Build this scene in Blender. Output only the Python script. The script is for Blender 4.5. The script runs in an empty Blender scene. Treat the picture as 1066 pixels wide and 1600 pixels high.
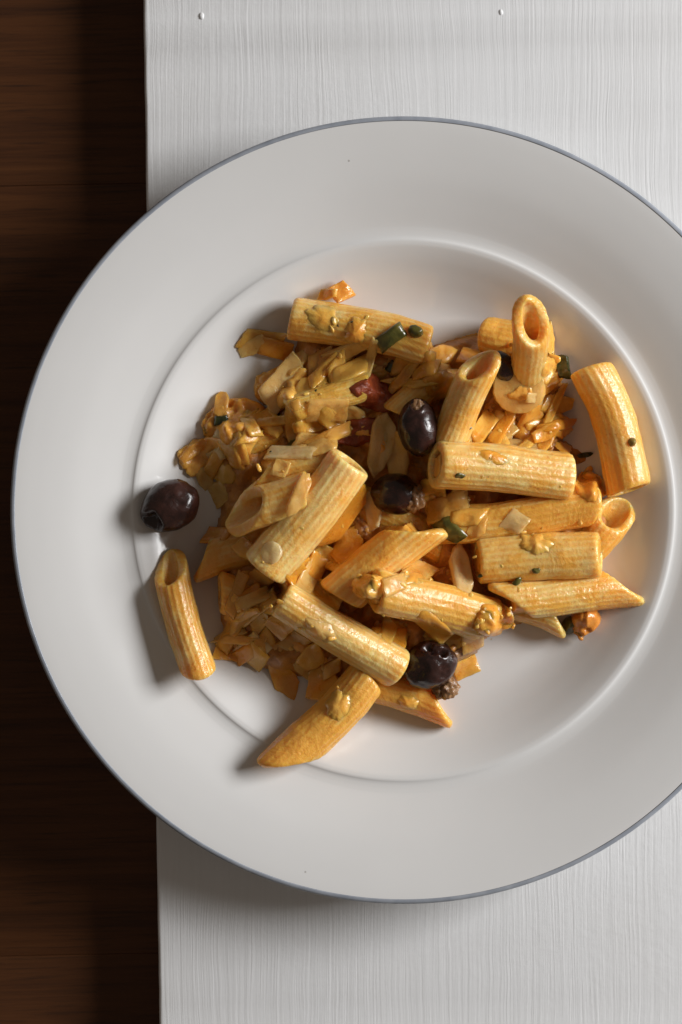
import bpy, bmesh, math, random
import numpy as np
from mathutils import Vector, noise

# ------------------------------------------------------------------ camera, light, exposure
S = 0.0002            # metres per photograph pixel on the board's top (z = 0)
D = 0.70              # camera height above the board
scene = bpy.context.scene
col = scene.collection
cam_data = bpy.data.cameras.new('camera')
cam = bpy.data.objects.new('camera', cam_data)
col.objects.link(cam)
cam.location = (0, 0, D)
cam_data.sensor_fit = 'VERTICAL'
cam_data.sensor_height = 36
cam_data.lens = 36 * D / (1600 * S)
cam_data.clip_start = 0.05
cam_data.clip_end = 50
cam_data.dof.use_dof = True
cam_data.dof.focus_distance = D - 0.025
cam_data.dof.aperture_fstop = 14
scene.camera = cam

world = bpy.data.worlds.new('World')
scene.world = world
world.use_nodes = True
world.node_tree.nodes['Background'].inputs['Color'].default_value = (1.0, 0.83, 0.68, 1)
world.node_tree.nodes['Background'].inputs['Strength'].default_value = 0.115

LIGHT_ELEV, LIGHT_AZ, LIGHT_DIST = math.radians(27), math.radians(16), 1.8
ld = bpy.data.lights.new('window_light', 'AREA')
ld.shape = 'RECTANGLE'
ld.size, ld.size_y = 0.80, 0.58
ld.energy = 44.5
ld.color = (1.0, 1.0, 1.0)
lo = bpy.data.objects.new('window_light', ld)
col.objects.link(lo)
ldir = Vector((math.cos(LIGHT_ELEV) * math.cos(LIGHT_AZ), math.cos(LIGHT_ELEV) * math.sin(LIGHT_AZ), math.sin(LIGHT_ELEV)))
lo.location = ldir * LIGHT_DIST
lo.rotation_euler = ldir.to_track_quat('Z', 'Y').to_euler()

scene.view_settings.view_transform = 'Standard'
scene.view_settings.look = 'None'
scene.view_settings.exposure = 0.0
scene.view_settings.gamma = 1.0
scene.cycles.max_bounces = 10
scene.cycles.use_denoising = True

rng = random.Random(7)
nrng = np.random.default_rng(7)

# ------------------------------------------------------------------ helpers
def P(px, py, z=0.0):
    """photograph pixel at height z -> world x, y"""
    f = S * (1 - z / D)
    return (px - 533) * f, (800 - py) * f

def tag(o, label=None, cat=None, group=None, kind=None):
    if label: o['label'] = label
    if cat: o['category'] = cat
    if group: o['group'] = group
    if kind: o['kind'] = kind
    return o

def mesh_obj(name, verts, faces, mat, parent=None, smooth=True):
    me = bpy.data.meshes.new(name)
    me.from_pydata([tuple(v) for v in verts], [], faces)
    me.update()
    if smooth:
        me.polygons.foreach_set('use_smooth', [True] * len(me.polygons))
    me.materials.append(mat)
    o = bpy.data.objects.new(name, me)
    col.objects.link(o)
    if parent:
        o.parent = parent
    return o

def recenter(o):
    """origin to the thing's base"""
    me = o.data
    n = len(me.vertices)
    a = np.empty(n * 3, dtype=np.float32)
    me.vertices.foreach_get('co', a)
    a = a.reshape(-1, 3)
    c = np.array([a[:, 0].mean(), a[:, 1].mean(), a[:, 2].min()], dtype=np.float32)
    me.vertices.foreach_set('co', (a - c).ravel())
    me.update()
    o.location = [float(v) for v in c]
    return o

class N:
    """small node-tree helper"""
    def __init__(self, name):
        self.m = bpy.data.materials.new(name)
        self.m.use_nodes = True
        self.t = self.m.node_tree
        self.b = self.t.nodes['Principled BSDF']
        self.out = self.t.nodes['Material Output']
    def n(self, typ, **kw):
        nd = self.t.nodes.new(typ)
        for k, v in kw.items():
            if k in nd.inputs:
                nd.inputs[k].default_value = v
            else:
                setattr(nd, k, v)
        return nd
    def l(self, a, b):
        self.t.links.new(a, b)
    def coord(self, which='Object', scale=(1, 1, 1), rot=(0, 0, 0)):
        c = self.n('ShaderNodeTexCoord')
        m = self.n('ShaderNodeMapping')
        m.inputs['Scale'].default_value = scale
        m.inputs['Rotation'].default_value = rot
        self.l(c.outputs[which], m.inputs['Vector'])
        return m.outputs['Vector']
    def noise(self, vec, scale, detail=4, rough=0.5, dist=0.0):
        nd = self.n('ShaderNodeTexNoise')
        nd.inputs['Scale'].default_value = scale
        nd.inputs['Detail'].default_value = detail
        nd.inputs['Roughness'].default_value = rough
        nd.inputs['Distortion'].default_value = dist
        if vec is not None:
            self.l(vec, nd.inputs['Vector'])
        return nd.outputs['Fac']
    def ramp(self, fac, stops):
        r = self.n('ShaderNodeValToRGB')
        el = r.color_ramp.elements
        while len(el) < len(stops):
            el.new(0.5)
        for e, (p, c) in zip(el, stops):
            e.position = p
            e.color = c if len(c) == 4 else (*c, 1)
        self.l(fac, r.inputs['Fac'])
        return r.outputs['Color']
    def mix(self, fac, a, b, blend='MIX'):
        m = self.n('ShaderNodeMix', data_type='RGBA', blend_type=blend)
        for sock, v in ((m.inputs[0], fac), (m.inputs[6], a), (m.inputs[7], b)):
            if hasattr(v, 'is_linked') or hasattr(v, 'links'):
                self.l(v, sock)
            else:
                sock.default_value = v if not isinstance(v, tuple) or len(v) == 4 else (*v, 1)
        return m.outputs[2]
    def math(self, op, a, b=None, c=None, clamp=False):
        m = self.n('ShaderNodeMath', operation=op, use_clamp=clamp)
        for i, v in enumerate((a, b, c)):
            if v is None: continue
            if hasattr(v, 'links'):
                self.l(v, m.inputs[i])
            else:
                m.inputs[i].default_value = v
        return m.outputs[0]
    def bump(self, h, dist, strength=1.0, normal=None):
        b = self.n('ShaderNodeBump')
        b.inputs['Distance'].default_value = dist
        b.inputs['Strength'].default_value = strength
        self.l(h, b.inputs['Height'])
        if normal is not None:
            self.l(normal, b.inputs['Normal'])
        return b.outputs['Normal']
    def set(self, **kw):
        for k, v in kw.items():
            k = k.replace('_', ' ')
            s = self.b.inputs[k]
            if hasattr(v, 'links'):
                self.l(v, s)
            else:
                s.default_value = v if not isinstance(v, tuple) or len(v) != 3 or k == 'Subsurface Radius' else (*v, 1)
        return self

# ------------------------------------------------------------------ materials
def mat_paint():
    g = N('white_brush_paint')
    wn = g.n('ShaderNodeTexNoise'); wn.inputs['Scale'].default_value = 14; wn.inputs['Detail'].default_value = 3
    tc = g.n('ShaderNodeTexCoord'); g.l(tc.outputs['Object'], wn.inputs['Vector'])
    sub = g.n('ShaderNodeVectorMath', operation='SUBTRACT'); sub.inputs[1].default_value = (.5, .5, .5); g.l(wn.outputs['Color'], sub.inputs[0])
    scl = g.n('ShaderNodeVectorMath', operation='MULTIPLY'); scl.inputs[1].default_value = (.006, 0, 0); g.l(sub.outputs[0], scl.inputs[0])
    add = g.n('ShaderNodeVectorMath', operation='ADD'); g.l(tc.outputs['Object'], add.inputs[0]); g.l(scl.outputs[0], add.inputs[1])
    def wavy(sc):
        m = g.n('ShaderNodeMapping'); m.inputs['Scale'].default_value = sc; g.l(add.outputs[0], m.inputs['Vector']); return m.outputs[0]
    fine = g.noise(wavy((1500, 22, 1500)), 1.0, 5, 0.62, 0.25)
    mid = g.noise(wavy((520, 9, 520)), 1.0, 3, 0.5, 0.5)
    lump = g.noise(g.coord('Object', (1, 1, 1)), 330, 4, 0.6)
    region = g.ramp(g.noise(g.coord('Object'), 9, 2, 0.5), [(0.40, (0, 0, 0)), (0.68, (1, 1, 1))])
    amt = g.math('MULTIPLY_ADD', g.ramp(g.noise(g.coord('Object', (22, 5, 5)), 1.0, 3, 0.6), [(0.35, (0, 0, 0)), (0.65, (1, 1, 1))]), 0.6, 0.25)
    h = g.math('ADD', g.math('MULTIPLY', fine, amt), g.math('MULTIPLY', mid, 0.45))
    h = g.math('ADD', h, g.math('MULTIPLY', lump, g.math('MULTIPLY_ADD', region, 0.55, 0.08)))
    nrm = g.bump(h, 0.0006, 0.33)
    streak = g.noise(wavy((700, 5, 700)), 1.0, 4, 0.6, 0.2)
    c = g.ramp(streak, [(0.25, (0.735, 0.742, 0.75)), (0.55, (0.76, 0.766, 0.775)), (0.8, (0.775, 0.78, 0.79))])
    dirt = g.noise(g.coord('Object'), 22, 5, 0.6)
    c = g.mix(g.ramp(dirt, [(0.45, (0, 0, 0)), (0.75, (0.25, 0.25, 0.25))]), c, (0.68, 0.67, 0.655))
    g.set(Base_Color=c, Roughness=0.48, Normal=nrm)
    return g.m

def mat_dark_wood():
    g = N('dark_stained_wood')
    oi = g.n('ShaderNodeObjectInfo')
    v = g.coord('Object', (6, 150, 60))
    grain = g.noise(v, 1.6, 6, 0.65, 0.6)
    pores = g.noise(g.coord('Object', (40, 900, 300)), 1.0, 3, 0.6)
    c = g.ramp(grain, [(0.28, (0.032, 0.009, 0.002)), (0.5, (0.080, 0.025, 0.0055)), (0.75, (0.115, 0.039, 0.0095))])
    c = g.mix(g.ramp(pores, [(0.55, (0, 0, 0)), (0.72, (0.7, 0.7, 0.7))]), c, (0.016, 0.006, 0.002))
    c = g.mix(g.math('MULTIPLY', oi.outputs['Random'], 0.3), c, (0.03, 0.012, 0.004))
    g.set(Base_Color=c, Roughness=0.55, Normal=g.bump(g.math('ADD', grain, pores), 0.0003, 0.5))
    g.b.inputs['Specular IOR Level'].default_value = 0.3
    return g.m

def mat_porcelain():
    g = N('white_glazed_porcelain')
    n1 = g.noise(g.coord('Object'), 30, 3, 0.5)
    c = g.ramp(n1, [(0.3, (0.71, 0.705, 0.695)), (0.7, (0.73, 0.725, 0.715))])
    speck = g.n('ShaderNodeTexVoronoi', feature='F1')
    speck.inputs['Scale'].default_value = 75
    g.l(g.coord('Object'), speck.inputs['Vector'])
    dots = g.math('MULTIPLY', g.math('LESS_THAN', speck.outputs['Distance'], 0.028), 0.55)
    wn = g.n('ShaderNodeSeparateColor')
    g.l(speck.outputs['Color'], wn.inputs[0])
    dots = g.math('MULTIPLY', dots, g.math('GREATER_THAN', wn.outputs[0], 0.7))
    c = g.mix(dots, c, (0.25, 0.22, 0.19))
    rough = g.math('MULTIPLY_ADD', g.noise(g.coord('Object'), 60, 4, 0.6), 0.10, 0.14)
    g.set(Base_Color=c, Roughness=rough, Normal=g.bump(g.noise(g.coord('Object'), 120, 2, 0.5), 0.0001, 0.12))
    g.b.inputs['Coat Weight'].default_value = 0.25
    g.b.inputs['Coat Roughness'].default_value = 0.05
    return g.m

def mat_band():
    g = N('blue_grey_glaze')
    n1 = g.noise(g.coord('Object'), 160, 4, 0.6)
    g.set(Base_Color=g.ramp(n1, [(0.3, (0.25, 0.275, 0.32)), (0.7, (0.36, 0.385, 0.43))]), Roughness=0.28)
    return g.m

def mat_pasta():
    g = N('ridged_pasta_in_sauce')
    oi = g.n('ShaderNodeObjectInfo')
    sc = g.n('ShaderNodeSeparateColor')
    g.l(oi.outputs['Color'], sc.inputs[0])
    sauce = sc.outputs[0]
    at = g.n('ShaderNodeAttribute', attribute_name='groove')
    uv = g.n('ShaderNodeUVMap')
    off = g.n('ShaderNodeVectorMath', operation='ADD')
    cr = g.n('ShaderNodeCombineXYZ')
    g.l(g.math('MULTIPLY', oi.outputs['Random'], 50), cr.inputs[2])
    g.l(uv.outputs[0], off.inputs[0]); g.l(cr.outputs[0], off.inputs[1])
    mp = g.n('ShaderNodeMapping'); mp.inputs['Scale'].default_value = (26, 2.6, 1)
    g.l(off.outputs[0], mp.inputs[0])
    streak = g.noise(mp.outputs[0], 1.0, 4, 0.6, 0.3)
    off2 = g.n('ShaderNodeVectorMath', operation='ADD')
    tc = g.n('ShaderNodeTexCoord')
    g.l(tc.outputs['Object'], off2.inputs[0]); g.l(cr.outputs[0], off2.inputs[1])
    ov = off2.outputs[0]
    patch = g.noise(ov, 110, 4, 0.6, 0.4)
    fleck = g.noise(ov, 620, 3, 0.65)
    pale = g.mix(streak, (0.88, 0.57, 0.175), (0.93, 0.70, 0.32))
    orange = g.mix(patch, (0.84, 0.37, 0.045), (0.88, 0.47, 0.09))
    f = g.math('MULTIPLY', at.outputs['Fac'], 0.32)
    f = g.math('ADD', f, g.math('MULTIPLY', g.math('SUBTRACT', patch, 0.5), 2.2))
    f = g.math('ADD', f, g.math('MULTIPLY', g.math('SUBTRACT', streak, 0.5), -1.0))
    f = g.math('ADD', f, g.math('SUBTRACT', g.math('MULTIPLY', sauce, 1.5), 0.24), clamp=True)
    film = g.ramp(g.noise(ov, 75, 5, 0.62, 0.9), [(0.47, (0, 0, 0)), (0.60, (1, 1, 1))])
    f = g.math('ADD', f, g.math('MULTIPLY', film, g.math('MULTIPLY_ADD', sauce, 0.6, 0.25)), clamp=True)
    c = g.mix(f, pale, orange)
    fl = g.ramp(fleck, [(0.60, (0, 0, 0)), (0.72, (1, 1, 1))])
    c = g.mix(g.math('MULTIPLY', fl, 0.55), c, (0.60, 0.20, 0.02))
    h1 = g.noise(ov, 260, 3, 0.55)
    h2 = g.noise(ov, 1100, 3, 0.6)
    h = g.math('ADD', g.math('ADD', g.math('MULTIPLY', h1, 1.0), g.math('MULTIPLY', h2, 0.5)), g.math('MULTIPLY', film, 0.35))
    nrm = g.bump(h, 0.0010, 0.45)
    rough = g.math('MULTIPLY_ADD', patch, 0.30, 0.22)
    g.set(Base_Color=c, Roughness=rough, Normal=nrm)
    g.b.inputs['Subsurface Weight'].default_value = 0.85
    g.b.inputs['Subsurface Radius'].default_value = (1.0, 0.68, 0.36)
    g.b.inputs['Subsurface Scale'].default_value = 0.0045
    g.b.inputs['Coat Weight'].default_value = 0.42
    g.b.inputs['Coat Roughness'].default_value = 0.12
    g.l(nrm, g.b.inputs['Coat Normal'])
    return g.m

def mat_onion(name, c1, c2, sss=0.8, scale=0.003, clear=0.0, coat=0.5):
    g = N(name)
    oi = g.n('ShaderNodeObjectInfo')
    off = g.n('ShaderNodeVectorMath', operation='ADD')
    cr = g.n('ShaderNodeCombineXYZ')
    g.l(g.math('MULTIPLY', oi.outputs['Random'], 30), cr.inputs[0])
    tc = g.n('ShaderNodeTexCoord')
    g.l(tc.outputs['Object'], off.inputs[0]); g.l(cr.outputs[0], off.inputs[1])
    ov = off.outputs[0]
    n1 = g.noise(ov, 170, 4, 0.6, 0.5)
    n2 = g.noise(ov, 800, 3, 0.6)
    f = g.math('ADD', n1, g.math('MULTIPLY_ADD', oi.outputs['Random'], 0.5, -0.25), clamp=True)
    c = g.mix(g.ramp(f, [(0.3, (0, 0, 0)), (0.72, (1, 1, 1))]), c1, c2)
    c = g.mix(g.math('MULTIPLY', g.ramp(n2, [(0.6, (0, 0, 0)), (0.75, (1, 1, 1))]), 0.4), c, (0.6, 0.22, 0.03))
    nrm = g.bump(g.math('ADD', n1, g.math('MULTIPLY', n2, 0.4)), 0.0009, 0.5)
    g.set(Base_Color=c, Roughness=g.math('MULTIPLY_ADD', n1, 0.3, 0.15), Normal=nrm)
    g.b.inputs['Subsurface Weight'].default_value = sss
    g.b.inputs['Subsurface Radius'].default_value = (1.0, 0.86, 0.7)
    g.b.inputs['Subsurface Scale'].default_value = scale
    g.b.inputs['Coat Weight'].default_value = coat
    g.b.inputs['Coat Roughness'].default_value = 0.12
    g.l(nrm, g.b.inputs['Coat Normal'])
    if clear:
        tr = g.n('ShaderNodeBsdfTransparent'); tr.inputs[0].default_value = (1.0, 0.86, 0.6, 1)
        mx = g.n('ShaderNodeMixShader'); mx.inputs[0].default_value = clear
        g.l(g.b.outputs[0], mx.inputs[1]); g.l(tr.outputs[0], mx.inputs[2]); g.l(mx.outputs[0], g.out.inputs[0])
    return g.m

def mat_simple(name, c1, c2, scale=200, rough=0.3, sss=0.0, bump=0.0005, coat=0.3, srad=(1, .4, .2), sscale=0.002):
    g = N(name)
    n1 = g.noise(g.coord('Object'), scale, 5, 0.6, 0.4)
    c = g.ramp(n1, [(0.3, c1), (0.7, c2)])
    nrm = g.bump(n1, bump, 0.6)
    g.set(Base_Color=c, Roughness=rough, Normal=nrm)
    g.b.inputs['Subsurface Weight'].default_value = sss
    g.b.inputs['Subsurface Radius'].default_value = srad
    g.b.inputs['Subsurface Scale'].default_value = sscale
    g.b.inputs['Coat Weight'].default_value = coat
    g.b.inputs['Coat Roughness'].default_value = 0.1
    return g.m

M = {}
M['paint'] = mat_paint()
M['wood'] = mat_dark_wood()
M['porcelain'] = mat_porcelain()
M['band'] = mat_band()
M['pasta'] = mat_pasta()
M['onion'] = mat_onion('translucent_onion', (0.82, 0.43, 0.085), (0.89, 0.58, 0.19), 0.8, 0.0018, clear=0.34)
M['pale'] = mat_onion('pale_translucent_onion', (0.84, 0.56, 0.20), (0.90, 0.70, 0.36), 0.8, 0.0018, clear=0.36)
M['orange'] = mat_onion('sauced_onion', (0.83, 0.35, 0.033), (0.90, 0.51, 0.10), 0.8, 0.0018, clear=0.26)
M['mince'] = mat_onion('minced_onion_in_sauce', (0.84, 0.35, 0.040), (0.89, 0.48, 0.10), 0.7, 0.002, coat=.3)
M['redlump'] = mat_onion('red_sauce_lump', (0.66, 0.25, 0.035), (0.84, 0.43, 0.09), 0.6, 0.0015, coat=.25)
M['smear'] = mat_onion('oily_reflection_tint', (0.62, 0.30, 0.07), (0.75, 0.45, 0.16), 0.2, 0.002, clear=0.55)  # oily tint, with a brownish reflection put into the colour
M['cream'] = mat_onion('creamy_orange_sauce', (0.74, 0.31, 0.035), (0.85, 0.46, 0.09), 0.6, 0.002, coat=.4)
M['sauce'] = mat_simple('tomato_oil_sauce', (0.34, 0.12, 0.014), (0.62, 0.27, 0.04), 260, 0.38, 0.2, 0.0014, 0.15, (1, .6, .2))
M['olive'] = mat_simple('black_olive_skin', (0.011, 0.0046, 0.0038), (0.050, 0.018, 0.013), 220, 0.26, 0.0, 0.0006, 0.15)
M['flesh'] = mat_simple('olive_flesh', (0.17, 0.075, 0.028), (0.36, 0.19, 0.075), 500, 0.35, 0.2, 0.0014, 0.3)
M['green'] = mat_simple('green_pepper_skin', (0.050, 0.050, 0.008), (0.15, 0.125, 0.020), 300, 0.28, 0.15, 0.0006, 0.4)
M['darkgreen'] = mat_simple('dark_herb_leaf', (0.014, 0.022, 0.006), (0.055, 0.062, 0.014), 300, 0.30, 0.0, 0.0006, 0.4)
M['caper'] = mat_simple('pickled_caper', (0.20, 0.13, 0.025), (0.36, 0.25, 0.06), 500, 0.35, 0.3, 0.0006, 0.2)
M['tomato'] = mat_simple('cooked_tomato', (0.15, 0.020, 0.006), (0.32, 0.062, 0.014), 420, 0.40, 0.3, 0.0016, 0.15)

# ------------------------------------------------------------------ the table and the board
BOARD_T = 0.0150
TABLE_Z = -BOARD_T - 0.0005
def bevel_box(name, x0, x1, y0, y1, z0, z1, bev, seg, mat, parent=None, rz=0.0, pivot=None):
    bm = bmesh.new()
    bmesh.ops.create_cube(bm, size=1)
    for v in bm.verts:
        v.co = Vector(((v.co.x + .5) * (x1 - x0) + x0, (v.co.y + .5) * (y1 - y0) + y0, (v.co.z + .5) * (z1 - z0) + z0))
    bmesh.ops.bevel(bm, geom=list(bm.edges), offset=bev, segments=seg, profile=0.6, affect='EDGES')
    me = bpy.data.meshes.new(name)
    bm.to_mesh(me); bm.free()
    me.polygons.foreach_set('use_smooth', [True] * len(me.polygons))
    me.materials.append(mat)
    o = bpy.data.objects.new(name, me)
    col.objects.link(o)
    if parent: o.parent = parent
    o.rotation_euler[2] = rz
    return o

table = bpy.data.objects.new('wooden_table', None)
col.objects.link(table)
table.location = (-0.06, 0, TABLE_Z - 0.03)
tag(table, 'dark brown wooden table top lying below the white painted board', 'table', kind='structure')
def tz_y(py): return (800 - py) * S * (1 - TABLE_Z / D)
seams = [-900, 286, 1489, 2650]
for i in range(len(seams) - 1):
    y1, y0 = tz_y(seams[i]) - 0.00003, tz_y(seams[i + 1]) + 0.00003
    pl = bevel_box('plank', -0.34, 0.46, y0, y1, 0.0, 0.03 - rng.uniform(0, 0.0001), 0.0002, 2, M['wood'], table)
    pl.rotation_euler[2] = 0.0
table.rotation_euler[2] = math.radians(1.2)

# the board: one long painted plank, its left edge running 0.9 degrees off the picture's edge
board = bevel_box('painted_board', 0.0, 0.285, -0.36, 0.36, -BOARD_T, 0.0, 0.0012, 4, M['paint'])
bx, by = P(236.5, 800)
bmb = bmesh.new(); bmb.from_mesh(board.data)
long_e = [e for e in bmb.edges if abs(e.verts[0].co.y - e.verts[1].co.y) > 0.5]
bmesh.ops.subdivide_edges(bmb, edges=long_e, cuts=160, use_grid_fill=True)
for v in bmb.verts:                                # hand-planed edge, thick paint
    if v.co.x < 0.01:
        v.co.x += 0.00022 * noise.noise(Vector((v.co.y * 45, v.co.z * 60, 0))) + 0.00010 * noise.noise(Vector((v.co.y * 210, v.co.z * 200, 3)))
        v.co.z += 0.00012 * noise.noise(Vector((v.co.y * 120, 5, 0))) if v.co.z < 0 else 0
bmb.to_mesh(board.data); bmb.free()
board.data.polygons.foreach_set('use_smooth', [True] * len(board.data.polygons))
board.location = (bx, by, 0)
board.rotation_euler[2] = math.radians(0.9)
tag(board, 'thick white brush-painted wooden board under the plate', 'board')
def nub(px, py, rpx, h):
    vs, fs = [], []
    cx, cy = P(px, py)
    nph = 14
    for j, (rr, zz) in enumerate(((1.0, -0.0001), (0.8, 0.45 * h), (0.45, 0.85 * h))):
        for i in range(nph):
            a = 2 * math.pi * i / nph
            k = rpx * S * rr * (1 + 0.25 * noise.noise(Vector((math.cos(a) + px, math.sin(a), 0))))
            vs.append((cx + k * math.cos(a), cy + 1.5 * k * math.sin(a), zz))
    vs.append((cx, cy, h))
    for j in range(2):
        for i in range(nph):
            fs.append((j * nph + i, j * nph + (i + 1) % nph, (j + 1) * nph + (i + 1) % nph, (j + 1) * nph + i))
    for i in range(nph):
        fs.append((2 * nph + i, 2 * nph + (i + 1) % nph, 3 * nph))
    o = mesh_obj('paint_drip', vs, fs, M['paint'])
    o.parent = board
    bpy.context.view_layer.update()
    o.matrix_parent_inverse = board.matrix_world.inverted()
for a in ((315, 25, 4.2, 0.00045), (783, 19, 3.6, 0.0003)):
    nub(*a)

# ------------------------------------------------------------------ the plate
PC = P(631.5, 797, 0.021)
def catmull(pts, sub=6):
    pts = np.array(pts, float)
    out = []
    for i in range(len(pts) - 1):
        p0 = pts[max(i - 1, 0)]; p1 = pts[i]; p2 = pts[i + 1]; p3 = pts[min(i + 2, len(pts) - 1)]
        for k in range(sub):
            t = k / sub
            out.append(0.5 * ((2 * p1) + (-p0 + p2) * t + (2 * p0 - 5 * p1 + 4 * p2 - p3) * t * t + (-p0 + 3 * p1 - 3 * p2 + p3) * t ** 3))
    out.append(pts[-1])
    return np.array(out)
TOP = [(0.01, 4.0), (30, 4.0), (52, 4.02), (58, 4.25), (63, 5.0), (68, 6.9), (73, 9.6), (77.5, 12.2), (80.7, 13.8), (82.0, 14.2), (82.8, 14.25), (83.5, 14.05),
       (84.4, 13.97), (86, 14.1), (88, 14.55), (94, 16.4), (101, 18.4), (108, 19.9), (114, 20.9), (117.6, 21.35), (118.7, 21.35), (119.3, 20.9)]
BOT = [(119.3, 20.9), (119.25, 20.3), (118.4, 19.5), (112, 17.6), (100, 14.6), (88, 10.5), (80, 7.4), (74, 4.2), (70.5, 1.6), (69.6, 0.25), (68.6, 0.05), (67.4, 0.3), (66, 1.4), (60, 1.7), (30, 1.8), (0.01, 1.8)]
top = catmull(TOP); bot = catmull(BOT)
def plate_z(r):
    """height of the plate's upper face (metres) at radius r (metres)"""
    return np.interp(r, top[:, 0] / 1000, top[:, 1] / 1000)
def lathe(name, prof, seg, mat, parent=None, closed=False):
    vs, fs = [], []
    n = len(prof)
    for i in range(seg):
        a = 2 * math.pi * i / seg
        ca, sa = math.cos(a), math.sin(a)
        vs += [(r * ca / 1000, r * sa / 1000, z / 1000) for r, z in prof]
    for i in range(seg):
        k = (i + 1) % seg
        for j in range(n - 1 if not closed else n):
            j2 = (j + 1) % n
            fs.append((i * n + j, k * n + j, k * n + j2, i * n + j2))
    return mesh_obj(name, vs, fs, mat, parent)
plate = bpy.data.objects.new('dinner_plate', None)
col.objects.link(plate)
plate.location = (PC[0], PC[1], 0.0001)
tag(plate, 'round white porcelain plate with thin blue-grey rim holding the pasta', 'plate')
lathe('body', np.vstack([top, bot[1:]]), 256, M['porcelain'], plate)
bandp = [(117.9, 21.40), (118.2, 21.43), (118.7, 21.42), (119.1, 21.25), (119.38, 20.9), (119.34, 20.35), (119.0, 19.95), (118.8, 20.2), (118.8, 20.8), (118.3, 21.15)]
lathe('rim_band', bandp, 256, M['band'], plate, True)

# ------------------------------------------------------------------ the heap: a height map on which every piece comes to rest
RES = 0.0004
GX0, GY0, GN = PC[0] - 0.094, PC[1] - 0.094, 470
gx = GX0 + np.arange(GN) * RES
gy = GY0 + np.arange(GN) * RES
GXX, GYY = np.meshgrid(gx, gy)                     # row = y
H = plate_z(np.hypot(GXX - PC[0], GYY - PC[1])) + 0.0001

def hsample(x, y, field=None):
    f = H if field is None else field
    i = np.clip(((np.asarray(x) - GX0) / RES), 0, GN - 1.001)
    j = np.clip(((np.asarray(y) - GY0) / RES), 0, GN - 1.001)
    i0 = i.astype(int); j0 = j.astype(int)
    a, b = i - i0, j - j0
    return (f[j0, i0] * (1 - a) * (1 - b) + f[j0, i0 + 1] * a * (1 - b) + f[j0 + 1, i0] * (1 - a) * b + f[j0 + 1, i0 + 1] * a * b)

def blur(f, k):
    """box blur, k cells each way, twice"""
    for _ in range(2):
        for ax in (0, 1):
            p = np.pad(f, [(k + 1, k) if a == ax else (0, 0) for a in (0, 1)], mode='edge')
            c = np.cumsum(p, axis=ax)
            f = (np.take(c, range(2 * k + 1, c.shape[ax]), axis=ax) - np.take(c, range(0, c.shape[ax] - 2 * k - 1), axis=ax)) / (2 * k + 1)
    return f

def rest_line(A, B, r, rz, pen):
    """lowest straight line above the heap on which a tube of radius r would balance: heights at A and B"""
    d = np.array(B) - np.array(A); L = np.hypot(*d); d = d / L
    X, Y = GXX - A[0], GYY - A[1]
    t = (X * d[0] + Y * d[1]) / L
    s = -X * d[1] + Y * d[0]
    m = (t > -0.04) & (t < 1.04) & (np.abs(s) < r * 0.97)
    c = H[m] + rz * np.sqrt(1 - (s[m] / r) ** 2) - pen
    b = np.clip((t[m] * 30).astype(int), 0, 29)
    mx = np.full(30, -1.0); np.maximum.at(mx, b, c)
    pts = [((i + .5) / 30, mx[i]) for i in range(30) if mx[i] > -1]
    hull = []
    for p in pts:
        while len(hull) > 1 and (hull[-1][0] - hull[-2][0]) * (p[1] - hull[-2][1]) - (hull[-1][1] - hull[-2][1]) * (p[0] - hull[-2][0]) >= 0:
            hull.pop()
        hull.append(p)
    for p, q in zip(hull, hull[1:]):
        if p[0] <= 0.5 <= q[0]:
            k = (q[1] - p[1]) / (q[0] - p[0])
            k = max(-0.6 * L, min(0.6 * L, k))
            z5 = max(pt[1] - k * (pt[0] - .5) for pt in pts)
            return z5 - .5 * k, z5 + .5 * k
    z = max(p[1] for p in pts)
    return z, z

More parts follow.
